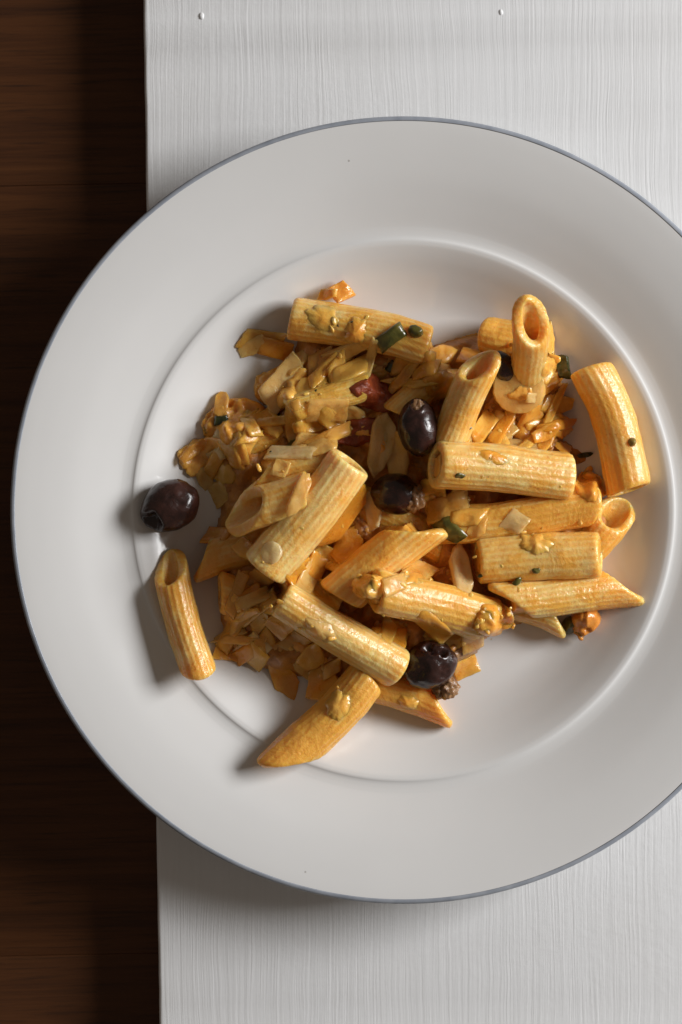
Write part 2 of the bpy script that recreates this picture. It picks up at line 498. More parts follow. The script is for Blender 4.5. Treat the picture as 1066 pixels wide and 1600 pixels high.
PENNE = []
HP = np.full((GN, GN), -1.0)                     # tops of the penne alone
def penne(label, A, B, w, ea=(0.1, 270), eb=(0.1, 270), sauce=0.4, bend=0.0, flat=0.92, pen=0.0016, z=None, lift=0.0, ridges=20, depth=0.014, twist=0.0, hole=0.42):
    """A, B: ends of the axis in the photograph, w: width there; ea / eb: (slant, angle of the longest side) of the two cuts"""
    global H
    zA = zB = 0.025 if z is None else None
    if z is not None: zA, zB = z
    for _ in range(3):
        a = P(*A, zA); b = P(*B, zB)
        r = 0.93 * w / 2 * S * (1 - (zA + zB) / 2 / D)
        if z is None:
            zA, zB = rest_line(a, b, r, r * flat, pen)
            zA += lift; zB += lift
    p0 = np.array([a[0], a[1], zA]); p1 = np.array([b[0], b[1], zB])
    ax = p1 - p0; L = np.linalg.norm(ax); d = ax / L
    up = np.array([0, 0, 1.0]); wv = up - d * d[2]; wv /= np.linalg.norm(wv)
    sd = np.cross(wv, d)
    bpx = bend * S
    NU, NV = ridges * 8, 46
    th = np.arange(NU) / NU * 2 * math.pi
    wall = hole * r
    ph = nrng.uniform(0, 6.28, 12)
    rows = []
    # rows: (position along, which end fraction, radius scale)
    vo = np.linspace(0, 1, NV)
    vo = vo - 0.012 * np.sin(2 * math.pi * vo) 
    lay = [(v, r, 0.0) for v in vo]
    lay += [(1.0, r - wall * 0.18, 0.00035), (1.0, r - wall * 0.5, 0.00045), (1.0, r - wall * 0.85, 0.0003)]
    lay += [(v, r - wall, 0.0) for v in np.linspace(1, 0, 18)]
    lay += [(0.0, r - wall * 0.85, -0.0003), (0.0, r - wall * 0.5, -0.00045), (0.0, r - wall * 0.18, -0.00035)]
    verts = np.zeros((len(lay), NU, 3)); groove = np.zeros((len(lay), NU)); uvs = np.zeros((len(lay), NU, 2))
    ra = ea[0] * r * np.cos(th - math.radians(ea[1])); rb = eb[0] * r * np.cos(th - math.radians(eb[1]))
    for k, (v, rad, eo) in enumerate(lay):
        outer = rad > r - wall * 0.9
        # slanted ends: stations slide along the axis, blending between the two cut planes
        s0 = -ra; s1 = L + rb
        st = s0 + (s1 - s0) * v + eo
        tt = st / L
        edge_in = np.minimum(st - s0, s1 - st)
        rid = np.cos(ridges * (th + twist * tt))
        rr = np.full(NU, rad)
        if outer:
            wgt = 1.0 if rad == r else 0.4
            rr = rr + r * depth * wgt * (0.8 + 0.3 * np.sin(3 * tt + ph[5] + th)) * (rid - 0.3 * (1 - rid ** 2))
            groove[k] = 0.5 - 0.5 * rid
        # round the mouth a little
        rr = rr - np.where(edge_in < 0.0009, (0.0009 - np.maximum(edge_in, 0)) * 0.28, 0) * (1 if outer else -0.3)
        # sagging, dented wall
        rr = rr * (1 + 0.038 * np.sin(2 * th + ph[0] + 2.5 * tt) + 0.024 * np.sin(3 * th + ph[1] - 3.1 * tt) + 0.014 * np.sin(7 * tt + ph[2] + th))
        sx = np.cos(th) * rr * (1 + 0.02 * np.sin(4 * tt + ph[3])); sz = np.sin(th) * rr * flat
        cb = bpx * (1 - (2 * tt - 1) ** 2) + 0.00022 * np.sin(6 * tt + ph[4])
        verts[k] = p0 + np.outer(st, d) + np.outer(sx + cb, sd) + np.outer(sz, wv)
        uvs[k, :, 0] = th / (2 * math.pi); uvs[k, :, 1] = st / 0.03
    nr = len(lay)
    V = verts.reshape(-1, 3)
    # smears of sauce that thicken the wall here and there
    sm = nrng.uniform(0, 100, 3)
    nn = V * 330 + sm
    bumpv = (np.sin(nn[:, 0] + 1.3 * np.sin(nn[:, 1])) * np.sin(nn[:, 1] * 1.1 + np.sin(nn[:, 2] * 1.7)) * np.sin(nn[:, 2] * 0.9 + nn[:, 0] * 0.5))
    nn2 = V * 1500 + sm
    bump2 = np.sin(nn2[:, 0] + 2 * np.sin(nn2[:, 1] * .7)) * np.sin(nn2[:, 1] + 1.5 * np.sin(nn2[:, 2] * .8))
    c0 = p0 + np.outer(((V - p0) @ d), d)
    outd = V - c0; outd /= (np.linalg.norm(outd, axis=1)[:, None] + 1e-9)
    V = V + outd * (np.maximum(bumpv, 0) * 0.0003 * (0.5 + sauce) + bump2 * 0.00003)[:, None]
    idx = np.arange(nr * NU).reshape(nr, NU)
    i2 = np.roll(idx, -1, axis=0); F = np.stack([idx, np.roll(idx, -1, 1), np.roll(i2, -1, 1), i2], axis=-1).reshape(-1, 4)
    me = bpy.data.meshes.new('penne')
    me.vertices.add(len(V)); me.vertices.foreach_set('co', V.astype(np.float32).ravel())
    me.loops.add(F.size); me.loops.foreach_set('vertex_index', F.astype(np.int32).ravel())
    me.polygons.add(len(F)); me.polygons.foreach_set('loop_start', np.arange(0, F.size, 4, dtype=np.int32))
    me.polygons.foreach_set('use_smooth', np.ones(len(F), dtype=bool))
    me.update(calc_edges=True)
    at = me.attributes.new('groove', 'FLOAT', 'POINT'); at.data.foreach_set('value', groove.astype(np.float32).ravel())
    ul = me.uv_layers.new(name='UVMap')
    U = uvs.reshape(-1, 2)[F].copy()                      # per loop
    wrap = (F % NU == 0)
    lastcol = (F[:, 0] % NU == NU - 1)[:, None]
    U[..., 0] = np.where(lastcol & wrap, 1.0, U[..., 0])
    ul.data.foreach_set('uv', U.astype(np.float32).ravel())
    me.materials.append(M['pasta'])
    o = bpy.data.objects.new('penne', me); col.objects.link(o)
    o.color = (sauce, 0, 0, 1)
    recenter(o)
    tag(o, label, 'pasta', 'penne heaped on the plate')
    PENNE.append(o)
    # raise the height map
    X, Y = GXX - p0[0], GYY - p0[1]
    Lx = np.hypot(d[0], d[1]); dx, dy = d[0] / Lx, d[1] / Lx
    t = (X * dx + Y * dy) / (L * Lx); s = -X * dy + Y * dx
    s = s - bpx * (1 - (2 * t - 1) ** 2)
    m = (t > -0.06) & (t < 1.06) & (np.abs(s) < r)
    Z = np.where(m, p0[2] + (p1[2] - p0[2]) * t + r * flat * np.sqrt(np.maximum(0, 1 - (s / r) ** 2)), -1)
    H = np.maximum(H, Z)
    HP[:] = np.maximum(HP, Z)
    return o

def ray_polygon(corners, phi):
    """radius of a polygon outline in direction phi"""
    out = np.full(len(phi), 9.0)
    n = len(corners)
    for i in range(n):
        x1, y1 = corners[i]; x2, y2 = corners[(i + 1) % n]
        ex, ey = x2 - x1, y2 - y1
        den = np.cos(phi) * ey - np.sin(phi) * ex
        with np.errstate(divide='ignore', invalid='ignore'):
            rr = (x1 * ey - y1 * ex) / den
            tt = (x1 * np.sin(phi) - y1 * np.cos(phi)) / den
        ok = (rr > 0) & (tt >= -1e-6) & (tt <= 1 + 1e-6)
        out = np.where(ok, np.minimum(out, rr), out)
    out[out > 8] = 0.5
    return out
SHAPES = {
    'quad': [(-1, -.9), (.8, -1), (1, .85), (-.8, 1)],
    'skew': [(-1, -.55), (.35, -1), (1, .5), (-.3, 1)],
    'tri': [(-1, -.75), (.2, -.85), (1, .1), (.1, .9), (-.9, .7)],
    'disc': [(math.cos(a) * (1 + .06 * math.sin(3 * a)), math.sin(a) * (1 + .05 * math.cos(2 * a))) for a in np.arange(0, 6.28, .35)],
    'strip': [(-1, -.7), (-.3, -1), (.5, -.8), (1, -.4), (.95, .6), (.2, 1), (-.6, .8), (-1, .5)],
    'shard': [(-1, -.2), (-.2, -.9), (.7, -.75), (1, .25), (.3, .7), (-.4, 1)],
    'blob': [(math.cos(a) * (1 + .10 * math.sin(3 * a + 1)), math.sin(a) * (1 + .12 * math.cos(2 * a))) for a in np.arange(0, 6.28, .35)],
}
_ico = bmesh.new(); bmesh.ops.create_icosphere(_ico, subdivisions=2, radius=1)
ICO_V = [v.co.copy() for v in _ico.verts]; ICO_F = [tuple(v.index for v in f.verts) for f in _ico.faces]; _ico.free()
def chunk(V, F, c, s, r2, flat=1.0):
    """a small knife-cut bit: rounded, boxy and uneven"""
    from mathutils import Euler
    R = Euler((r2.gauss(0, .35), r2.gauss(0, .35), r2.uniform(0, 6.28))).to_matrix()
    sx, sy, sz = s / 2 * r2.uniform(.8, 1.5), s / 2 * r2.uniform(.5, .9), s / 2 * r2.uniform(.3, .55) * flat
    sd = r2.uniform(0, 99); o = len(V)
    for q in ICO_V:
        w = Vector([math.copysign(abs(a) ** .68, a) for a in q])
        w *= 1 + .28 * noise.noise(q * 1.3 + Vector((sd, 0, 0)))
        w = R @ Vector((w.x * sx * .8, w.y * sy * .8, w.z * sz * .8))
        V.append((c[0] + w.x, c[1] + w.y, c[2] + w.z))
    F += [tuple(i + o for i in t) for t in ICO_F]

def chip(name, label, cat, group, px, py, a, b, rot=0, shape='shard', t=1.1, conf=0.45, mat='onion', tilt=None, curl=0.0, lift=0.0, dome=0.0, lump=0.0, jag=0.07, kind=None, rings=6, nphi=36, sink=0.0, chunks=0, soft=False, feather=False):
    """a flat or lumpy piece (a x b photograph pixels, thickness t mm) laid on the heap at a photograph pixel"""
    global H
    zg = 0.02
    for _ in range(3):
        cx, cy = P(px, py, zg); zg = float(hsample(cx, cy))
    f = S * (1 - zg / D)
    hb = blur_cache()
    phi = np.arange(nphi) / nphi * 2 * math.pi
    cor = [(x + rng.uniform(-.14, .14), y + rng.uniform(-.14, .14)) for x, y in SHAPES[shape]] if shape not in ('disc', 'blob') else SHAPES[shape]
    if shape not in ('disc', 'blob'):
        for x, y in cor:                       # let an outline point fall on every corner
            q = math.atan2(y, x) % (2 * math.pi); phi[int(np.argmin(np.abs(phi - q)))] = q
        phi = np.sort(phi)
    out = ray_polygon(cor, phi)
    out = 0.06 * np.roll(out, 1) + 0.88 * out + 0.06 * np.roll(out, -1)
    sd = rng.uniform(0, 100)
    out = out * np.array([1 + jag * noise.noise(Vector((math.cos(p) * 2.2 + sd, math.sin(p) * 2.2, sd))) + jag * .6 * noise.noise(Vector((math.cos(p) * 6 + sd, math.sin(p) * 6, 3))) for p in phi])
    fr = np.array([0.0001, .3, .55, .78, .955, 1.0]) if rings == 6 else np.array([0.0001, .2, .36, .5, .62, .73, .82, .9, .96, 1.0])
    u = np.outer(fr, out * np.cos(phi)); v = np.outer(fr, out * np.sin(phi))
    R = math.radians(rot)
    X = cx + (u * a / 2 * math.cos(R) + v * b / 2 * math.sin(R)) * f
    Y = cy + (u * a / 2 * math.sin(R) - v * b / 2 * math.cos(R)) * f * 1.0
    # rot is counted clockwise in the picture from the +x direction
    Y = cy - (u * a / 2 * math.sin(R) - v * b / 2 * math.cos(R)) * f
    hs = hsample(X, Y, hb)
    dx, dy = X - cx, Y - cy
    if tilt is None:
        Am = np.stack([dx.ravel(), dy.ravel(), np.ones(dx.size)], 1)
        co, *_ = np.linalg.lstsq(Am, hs.ravel(), rcond=None)
        sl = math.hypot(co[0], co[1])
        kx, ky = co[0], co[1]
        if sl > 0.8: kx, ky = kx * .8 / sl, ky * .8 / sl
    else:
        kx, ky = tilt[0], -tilt[1]
    plane = kx * dx + ky * dy
    off = np.percentile(hs - plane, 70)
    base = (plane + off) * (1 - conf) + hs * conf + lift * 0.001 + curl * 0.001 * ((u ** 2) - 0.3) + (0 if dome else 0.0005) * np.sin(2.3 * u + sd) * np.cos(1.9 * v + 2 * sd)
    nrm = np.array([-kx, -ky, 1.0]); nrm /= np.linalg.norm(nrm)
    th = t * 0.001 * (0.72 if not dome else 1.0)
    if not dome: curl = curl + rng.uniform(-.5, .9)
    prof = np.sqrt(np.maximum(0, 1 - fr ** 14))[:, None]
    if soft: prof = .7 * prof + .3 * np.sqrt(np.maximum(0, 1 - fr ** 4))[:, None]
    if dome: prof = prof * (1 - dome) + dome * np.sqrt(np.maximum(0, 1 - fr ** 2))[:, None]
    if feather: prof = (np.maximum(0, 1 - fr ** 2) ** .9)[:, None]
    wob = np.array([[1 + 0.25 * noise.noise(Vector((X[i, j] * 500, Y[i, j] * 500, sd))) for j in range(nphi)] for i in range(len(fr))])
    up = th * prof * wob
    if lump:
        lm = np.array([[.45 + .8 * noise.noise(Vector((X[i, j] * 380, Y[i, j] * 380, sd))) + .12 * noise.noise(Vector((X[i, j] * 900, Y[i, j] * 900, sd))) for j in range(nphi)] for i in range(len(fr))])
        up = up * (1 - .35 * lump) + prof * lump * th * lm * 1.9
    T = np.stack([X, Y, base - sink * 0.001], -1)
    topv = T + up[..., None] * nrm
    botv = T - (0.15 * th * prof)[..., None] * nrm
    n = nphi; k = len(fr)
    V = np.vstack([topv.reshape(-1, 3), botv[:-1].reshape(-1, 3)])
    F = []
    for i in range(k - 1):
        for j in range(n):
            j2 = (j + 1) % n
            F.append((i * n + j, (i + 1) * n + j, (i + 1) * n + j2, i * n + j2))
            bo = k * n
            nx = (bo + (i + 1) * n) if i < k - 2 else (k - 1) * n
            F.append((bo + i * n + j, bo + i * n + j2, nx + j2, nx + j))
    F.append(tuple(range(n))[::-1]); F.append(tuple(range(k * n, k * n + n)))
    if chunks:
        V = V.tolist()
        for _ in range(chunks):
            i = rng.choice([2, 3, 4, 5, 6, 7]); j = rng.randrange(n)
            chunk(V, F, topv[i, j] - np.array([0, 0, .0005]), rng.uniform(13, 24) * f, rng, .7)
    o = mesh_obj(name, V, F, M[mat])
    bm = bmesh.new(); bm.from_mesh(o.data); bmesh.ops.recalc_face_normals(bm, faces=bm.faces); bm.to_mesh(o.data); bm.free()
    if not dome and not soft: o.data.set_sharp_from_angle(angle=math.radians(48))
    recenter(o)
    tag(o, label, cat, group, kind)
    # raise the height map roughly
    rr = np.hypot((GXX - cx), (GYY - cy)); lim = max(a, b) / 2 * f
    m = rr < lim
    if m.any():
        lx = (GXX[m] - cx) / f; ly = -(GYY[m] - cy) / f
        uu = (lx * math.cos(R) + ly * math.sin(R)) / (a / 2); vv = (-lx * math.sin(R) + ly * math.cos(R)) / (b / 2)
        ins = np.hypot(uu, vv) < 0.85
        pz = (kx * (GXX[m] - cx) + ky * (GYY[m] - cy) + off) * (1 - conf) + hb[m] * conf + th * .9 + lift * .001 - sink * .001
        hm = H[m]; hm[ins] = np.maximum(hm[ins], pz[ins]); H[m] = hm
        dirty()
    return o
_hb = [None]
def dirty(): _hb[0] = None
def blur_cache():
    if _hb[0] is None: _hb[0] = blur(H, 3)
    return _hb[0]

def inside(poly, x, y):
    c = False
    n = len(poly)
    for i in range(n):
        x1, y1 = poly[i]; x2, y2 = poly[i - 1]
        if (y1 > y) != (y2 > y) and x < (x2 - x1) * (y - y1) / (y2 - y1) + x1:
            c = not c
    return c

# ---- pieces lying straight on the plate
penne('long penne lying alone at left of plate, open slanted mouth at its upper end', (266, 888), (309, 1048), 61, (1.0, 285), (0.5, 80), 0.42, bend=-2, hole=0.54, pen=0.0004)
penne('bent penne at far right leaning on the well wall, apart from the heap', (924, 578), (984, 764), 76, (0.15, 90), (0.12, 270), 0.50, bend=9, pen=0.0004)
penne('penne lying lowest at bottom right of heap, pointed tip beyond the torn olive', (575, 1066), (688, 1104), 58, (0.3, 0), (0.9, 180), 0.75, pen=0.0004)
penne('penne mouth peeking out at far right behind two crosswise penne', (968, 803), (912, 862), 70, (0.75, 280), (0.3, 0), 0.50, pen=0.0004)
penne('short pale penne tip peeking from under the slanted penne at lower right', (795, 938), (868, 966), 54, (0.3, 0), (0.9, 180), 0.42, pen=0.0004)
penne('dim penne in shade beside the lone left penne, near the olive', (318, 876), (420, 842), 66, (0.7, 180), (0.2, 0), 0.62, pen=0.0004)
penne('shaded penne at lower left under the onion scraps, behind the lone penne', (345, 925), (455, 962), 66, (0.3, 0), (0.3, 180), 0.60, pen=0.0004)
penne('rounded orange penne end behind the upright penne at top right', (762, 528), (845, 540), 72, (0.35, 90), (0.2, 270), 0.85, pen=0.0004)
penne('penne buried at heap centre below the olives, mostly hidden', (560, 780), (690, 850), 66, (0.3, 0), (0.3, 180), 0.7, pen=0.001)
penne('penne buried at upper heap under the red tomato piece', (520, 590), (640, 560), 60, (0.3, 0), (0.3, 180), 0.7, pen=0.001)
penne('penne buried below the long crosswise penne, dark in its gap', (610, 985), (720, 1000), 62, (0.3, 0), (0.3, 180), 0.75, pen=0.001)
penne('penne buried at left of heap beneath the onion mound', (370, 700), (470, 665), 60, (0.5, 0), (0.3, 180), 0.65, pen=0.001)

# ---- the bed of sauce that fills the heap
HEAP = [(462, 545), (470, 510), (530, 490), (660, 545), (740, 520), (860, 520), (880, 600), (880, 690), (900, 750), (960, 810), (930, 900), (860, 960),
        (770, 990), (700, 1060), (600, 1080), (500, 1060), (420, 1050), (350, 1000), (340, 900), (330, 850), (350, 780), (330, 715), (370, 665), (430, 640), (462, 590)]
def sauce_bed():
    global H
    n = 190
    xs = np.linspace(GX0 + 0.004, GX0 + GN * RES - 0.004, n); ys = np.linspace(GY0 + 0.004, GY0 + GN * RES - 0.004, n)
    XX, YY = np.meshgrid(xs, ys)
    mask = np.zeros((n, n))
    for j in range(n):
        for i in range(n):
            px, py = 533 + xs[i] / S / 0.985, 800 - ys[j] / S / 0.985
            mask[j, i] = 1.0 if inside(HEAP, px, py) else 0.0
    sm = np.clip(blur(mask, 3) * 1.9 - 0.9, 0, 1)
    hh = 0.0085 * sm ** 0.6
    for j in range(n):
        for i in range(n):
            if sm[j, i] > 0:
                v = Vector((xs[i] * 190, ys[j] * 190, 1.7))
                hh[j, i] += sm[j, i] * 0.0035 * noise.noise(v) + sm[j, i] * (0.0016 * abs(noise.noise(v * 3.1)) + 0.0008 * noise.noise(v * 7))
    pz = plate_z(np.hypot(XX - PC[0], YY - PC[1])) + 0.0001
    Z = pz - 0.0006 + hh
    keep = hh > 0.0004
    idx = -np.ones((n, n), int); vs = []
    use = keep.copy()
    use[1:, :] |= keep[:-1, :]; use[:-1, :] |= keep[1:, :]; use[:, 1:] |= keep[:, :-1]; use[:, :-1] |= keep[:, 1:]
    for j in range(n):
        for i in range(n):
            if use[j, i]:
                idx[j, i] = len(vs); vs.append((xs[i], ys[j], Z[j, i]))
    fs = [(idx[j, i], idx[j, i + 1], idx[j + 1, i + 1], idx[j + 1, i]) for j in range(n - 1) for i in range(n - 1)
          if min(idx[j, i], idx[j, i + 1], idx[j + 1, i + 1], idx[j + 1, i]) >= 0]
    o = mesh_obj('sauce', vs, fs, M['sauce'])
    tag(o, 'thick orange-brown tomato and onion sauce filling the pasta heap', 'sauce', kind='stuff')
    recenter(o)
    # into the height map
    fi = (gx - xs[0]) / (xs[1] - xs[0]); ii = np.clip(fi.astype(int), 0, n - 1)
    fj = (gy - ys[0]) / (ys[1] - ys[0]); jj = np.clip(fj.astype(int), 0, n - 1)
    H = np.maximum(H, np.where(hh[np.ix_(jj, ii)] > 0.0004, Z[np.ix_(jj, ii)], 0))
sauce_bed(); dirty()

chip('reflection_smear', 'thin oily tint with painted brownish reflection on the bare plate left of the bent penne', 'sauce', None, 876, 712, 74, 50, 10, 'blob', .5, .9, 'smear', dome=.5, jag=.3)  # thin sheet painting the heap's brownish reflection and an orange oily tint
# ---- second layer
penne('penne pointing down out of the heap onto the lower plate lip', (572, 1062), (454, 1182), 72, (0.2, 90), (1.2, 150), 0.72, bend=3, pen=0.003)
penne('slanted penne with both tips pointed, lowest of the crosswise row at right', (798, 938), (974, 919), 66, (1.05, 5), (1.05, 185), 0.40, pen=0.003)
penne('narrow pale penne lying in shade at upper left of heap', (455, 640), (572, 604), 44, (0.3, 0), (0.3, 0), 0.45, pen=0.0, lift=.002)
penne('shaded penne with pointed left tip above the open-mouthed penne', (412, 742), (520, 716), 62, (1.1, 180), (0.2, 0), 0.45, pen=0.0, lift=.0045)
penne('penne with wide slanted mouth facing lower left, in shade at left of heap', (384, 800), (480, 768), 72, (1.15, 240), (0.2, 0), 0.45, hole=0.54, pen=0.002)
penne('orange penne with pointed upper right tip below the middle olive', (648, 832), (532, 930), 78, (1.0, 5), (0.3, 180), 0.60, pen=0.001, lift=.003)
penne('orange penne under the topmost crosswise penne, round chip on it', (698, 822), (926, 790), 66, (0.7, 180), (0.4, 60), 0.66, bend=-3, pen=0.003)
penne('open-ended penne in the middle of the crosswise row at right', (748, 877), (936, 864), 76, (0.1, 270), (0.15, 270), 0.42, pen=0.003)
penne('penne crossing the lower heap with onion clumps at both ends', (588, 922), (762, 966), 76, (0.2, 0), (0.3, 0), 0.58, pen=0.003)
penne('thin sauced penne left of the olive that has a pale scar, in upper heap', (690, 580), (622, 645), 52, (0.8, 0), (0.3, 180), 0.55, pen=0.002)
penne('penne standing up at top right with slanted open mouth', (830, 500), (824, 592), 62, (1.2, 246), (0.1, 90), 0.38, hole=0.55, z=(0.041, 0.017))
penne('leaning penne with slanted open mouth beside the scarred olive', (750, 572), (700, 690), 60, (0.95, 315), (0.1, 90), 0.42, hole=0.54, z=(0.033, 0.024))
# ---- top layer
penne('straight-cut penne at top of heap with green pepper strip on it', (456, 497), (668, 540), 70, (0.08, 270), (0.12, 60), 0.45, bend=5, pen=0.003)
penne('thick pale penne crossing heap centre diagonally, open mouth at its top', (546, 722), (416, 890), 80, (0.12, 275), (0.12, 90), 0.22, bend=2, z=(0.0285, 0.0280))
penne('pale straight-cut penne low in the heap above the pointing-down penne', (441, 936), (621, 1046), 68, (0.1, 90), (0.1, 90), 0.24, pen=0.004)
penne('topmost crosswise penne at right, straight cut and pale, touching the scarred olive', (682, 724), (888, 744), 78, (0.12, 270), (0.06, 90), 0.28, pen=0.0045)
dirty()

# ------------------------------------------------------------------ olives
def olive(label, px, py, a, b, rot, dents=(), lift=0.0, flesh=None, sink=0.001):
    """olive a x b photograph pixels, long axis turned rot degrees clockwise from +x; dents: (direction, width, depth)"""
    global H
    zg = 0.02
    for _ in range(3):
        cx, cy = P(px, py, zg); zg = float(hsample(cx, cy, blur_cache())) + b / 2 * S
    f = S * (1 - zg / D); ra, rb = .94 * a / 2 * f, .94 * b / 2 * f
    # rest: support by the heap below
    m = np.hypot(GXX - cx, GYY - cy) < rb * .95
    dd = np.hypot(GXX[m] - cx, GYY[m] - cy)
    zc = np.percentile(H[m] + rb * np.sqrt(1 - (dd / rb) ** 2), 93) - sink + lift
    bm = bmesh.new(); bmesh.ops.create_icosphere(bm, subdivisions=5, radius=1)
    R = math.radians(-rot)
    e1 = Vector((math.cos(R), math.sin(R), 0)); e2 = Vector((-math.sin(R), math.cos(R), 0))
    sd = rng.uniform(0, 50)
    for v in bm.verts:
        n = v.co.normalized()
        k = 1 + 0.06 * noise.noise(n * 1.6 + Vector((sd, 0, 0))) + 0.022 * noise.noise(n * 4 + Vector((0, sd, 0)))
        q = Vector((n.x, n.y, n.z))
        pinch = 1 - 0.06 * abs(n.x) ** 3
        wd = e1 * n.x + e2 * n.y + Vector((0, 0, n.z))
        for (dx, dy, dz, wdt, dep) in dents:
            dv = Vector((dx, -dy, dz)).normalized()
            ang = wd.angle(dv) * (1 + .28 * noise.noise(wd * 2.6 + Vector((sd, 2, 1))))
            if ang < wdt * 1.6:
                rim = (0.05 if dep > .2 else 0) * math.exp(-((ang - wdt) / (0.22 * wdt)) ** 2)
                s = max(0, 1 - (ang / wdt) ** 2)
                s = s * s * (3 - 2 * s)
                k += rim - dep * s * (1 + .3 * noise.noise(n * 9))
        v.co = e1 * (n.x * ra * k) + e2 * (n.y * rb * k * pinch) + Vector((0, 0, n.z * rb * k * pinch))
    me = bpy.data.meshes.new('olive'); bm.to_mesh(me); bm.free()
    me.polygons.foreach_set('use_smooth', [True] * len(me.polygons)); me.materials.append(M['olive'])
    o = bpy.data.objects.new('olive', me); col.objects.link(o)
    o.location = (cx, cy, zc)
    if px < 300: o.scale[2] = .86; o.location[2] = zc - .14 * rb
    tag(o, label, 'olive', 'black olives in the pasta')
    if flesh:
        for (fx, fy, fz, sz) in flesh:
            bm = bmesh.new(); bmesh.ops.create_icosphere(bm, subdivisions=4, radius=1)
            for v in bm.verts:
                n = v.co.normalized()
                k = 1 + 0.45 * noise.noise(n * 2.2 + Vector((fx, sd, 0))) + 0.10 * noise.noise(n * 5 + Vector((sd, fy, 0)))
                v.co = Vector((n.x * k, n.y * 1.1 * k, n.z * (0.8 if fz < 14.5 else .3) * k)) * sz * f
            me = bpy.data.meshes.new('torn_flesh'); bm.to_mesh(me); bm.free()
            me.polygons.foreach_set('use_smooth', [True] * len(me.polygons)); me.materials.append(M['flesh'])
            fo = bpy.data.objects.new('torn_flesh', me); col.objects.link(fo); fo.parent = o
            fo.location = (fx * f, -fy * f, fz * f)
    Z = np.where(m, -1.0, -1.0); Z[m] = zc + rb * np.sqrt(1 - (dd / rb) ** 2); H = np.maximum(H, Z); dirty()
    return o
olive('glossy black olive lying alone on the plate at far left', 266, 790, 102, 84, -28, [(-0.62, 0.62, 0.50, 0.55, 0.50), (0.3, -0.2, .9, 0.5, 0.06)], sink=0.0)
olive('dark olive with brown torn flesh at its right, at heap centre', 618, 772, 82, 70, 4, [(0.9, 0.1, 0.4, 0.5, 0.25)], flesh=[(30, 8, 13, 16), (33, -4, 10, 9)], sink=0.0015)
olive('upright oval olive with pale scar on its upper end', 653, 669, 99, 68, 84, [(-0.05, -1.0, 0.75, 0.36, 0.22)], flesh=[(-1, -33, 18, 9)], sink=-0.001)
olive('large torn olive at lower edge of the heap with a pit hole', 672, 1040, 94, 80, -22, [(0.15, -0.62, 0.75, 0.26, 0.42), (0.42, -0.55, 0.7, 0.26, 0.34), (-0.1, -.75, .6, .25, .3), (-0.5, 0.1, 0.8, 0.55, 0.12), (0.5, 0.3, 0.8, 0.4, 0.08)], flesh=[(30, 36, -8, 15), (18, 40, -12, 13)], sink=0.003)
olive('small part of a black olive showing behind the round onion disc', 782, 574, 56, 44, 50, [], sink=0.007)

# ------------------------------------------------------------------ onion, pepper, herb and tomato pieces one can tell apart
def on(label, *a, **k): return chip('onion_slice', label, 'onion', 'onion slices in the pasta', *a, **k)
def clump(label, px, py, a, b, rot=0, t=2.2, **k):
    kw = dict(shape='blob' if t > 2.6 else 'disc', feather=t <= 2.6, t=t * .6, conf=0.95, mat='mince', dome=.7, lump=.5 if t > 2.6 else .35, jag=.16 if t > 2.6 else .3, rings=10, nphi=44, chunks=2 if t > 2.6 else 0); kw.update(k)
    return chip('sauce_clump', label, 'sauce clump', 'clumps of minced onion in sauce', px, py, a, b, rot, **kw)
def gr(label, *a, **k):
    k.setdefault('mat', 'green')
    return chip('green_pepper_piece', label, 'green pepper', 'green pepper and herb bits', *a, **k)
def tm(label, *a, **k):
    k.setdefault('mat', 'tomato')
    return chip('tomato_piece', label, 'tomato', 'tomato pieces in the sauce', *a, **k)

tm('dark red tomato piece sunk in shade at upper heap centre', 582, 612, 80, 56, 20, 'shard', 1.8, .7, lump=.8)
tm('dark red tomato piece right of the pale onion strips, above the thick diagonal penne', 562, 672, 84, 50, -15, 'shard', 1.8, .6, lump=.8)
clump('reddish sauce lump beside the caper at lower right heap edge', 913, 966, 46, 36, -10, 9, conf=.6, mat='redlump', chunks=2, jag=.1, lump=0.1)
chip('caper', 'grey-green caper beside the red lump at lower right heap edge', 'caper', None, 890, 976, 22, 32, 15, 'disc', 3.2, .5, 'green', dome=.9)

clump('broad mound of sauced onion forming the left shoulder of the heap', 366, 668, 104, 84, -30, 7, chunks=1)
clump('mound of sauced onion under the parallelogram slice', 440, 606, 84, 70, -30, 6, chunks=0)
on('pale onion scraps lying in shade at upper left, off the heap', 405, 533, 84, 42, -6, 'shard', 1.6, .6, 'orange')
on('curled orange onion shred in shade left of the topmost penne', 432, 545, 58, 30, 12, 'quad', 1.6, .4, 'orange', lift=1.0)
on('thin onion sliver on the shaded plate left of the topmost penne', 395, 540, 52, 24, -30, 'strip', 1.4, .4)
on('ragged orange onion piece poking out above the topmost penne', 530, 458, 44, 34, 35, 'skew', 2.4, .3, 'orange', lift=3, tilt=(-.3, .3))
on('smaller orange onion flake at left of the ragged piece above the topmost penne', 512, 462, 34, 22, -20, 'shard', 1.6, .3, 'orange', lift=2)
clump('orange minced clump hanging on the left of the green pepper strip', 556, 520, 40, 46, 10, 2.4)
clump('orange smear across the middle of the topmost penne', 505, 498, 60, 44, 40, 1.2)
on('long onion strip below the green pepper strip', 548, 545, 86, 22, -18, 'strip', 1.5, .3, lift=.5)
gr('green pepper strip lying across the topmost penne', 612, 527, 58, 26, -38, 'quad', 1.8, .5, lift=.4)
gr('green pepper nub at the tip of the pepper strip', 649, 519, 24, 18, 20, 'disc', 2.4, .5, dome=.6)
gr('small dark green piece below the topmost penne', 622, 579, 40, 20, 28, 'quad', 1.6, .4, mat='darkgreen', lift=.6)
gr('dark green bit in shade left of the tomato', 560, 574, 30, 26, 10, 'shard', 1.6, .5, mat='darkgreen')
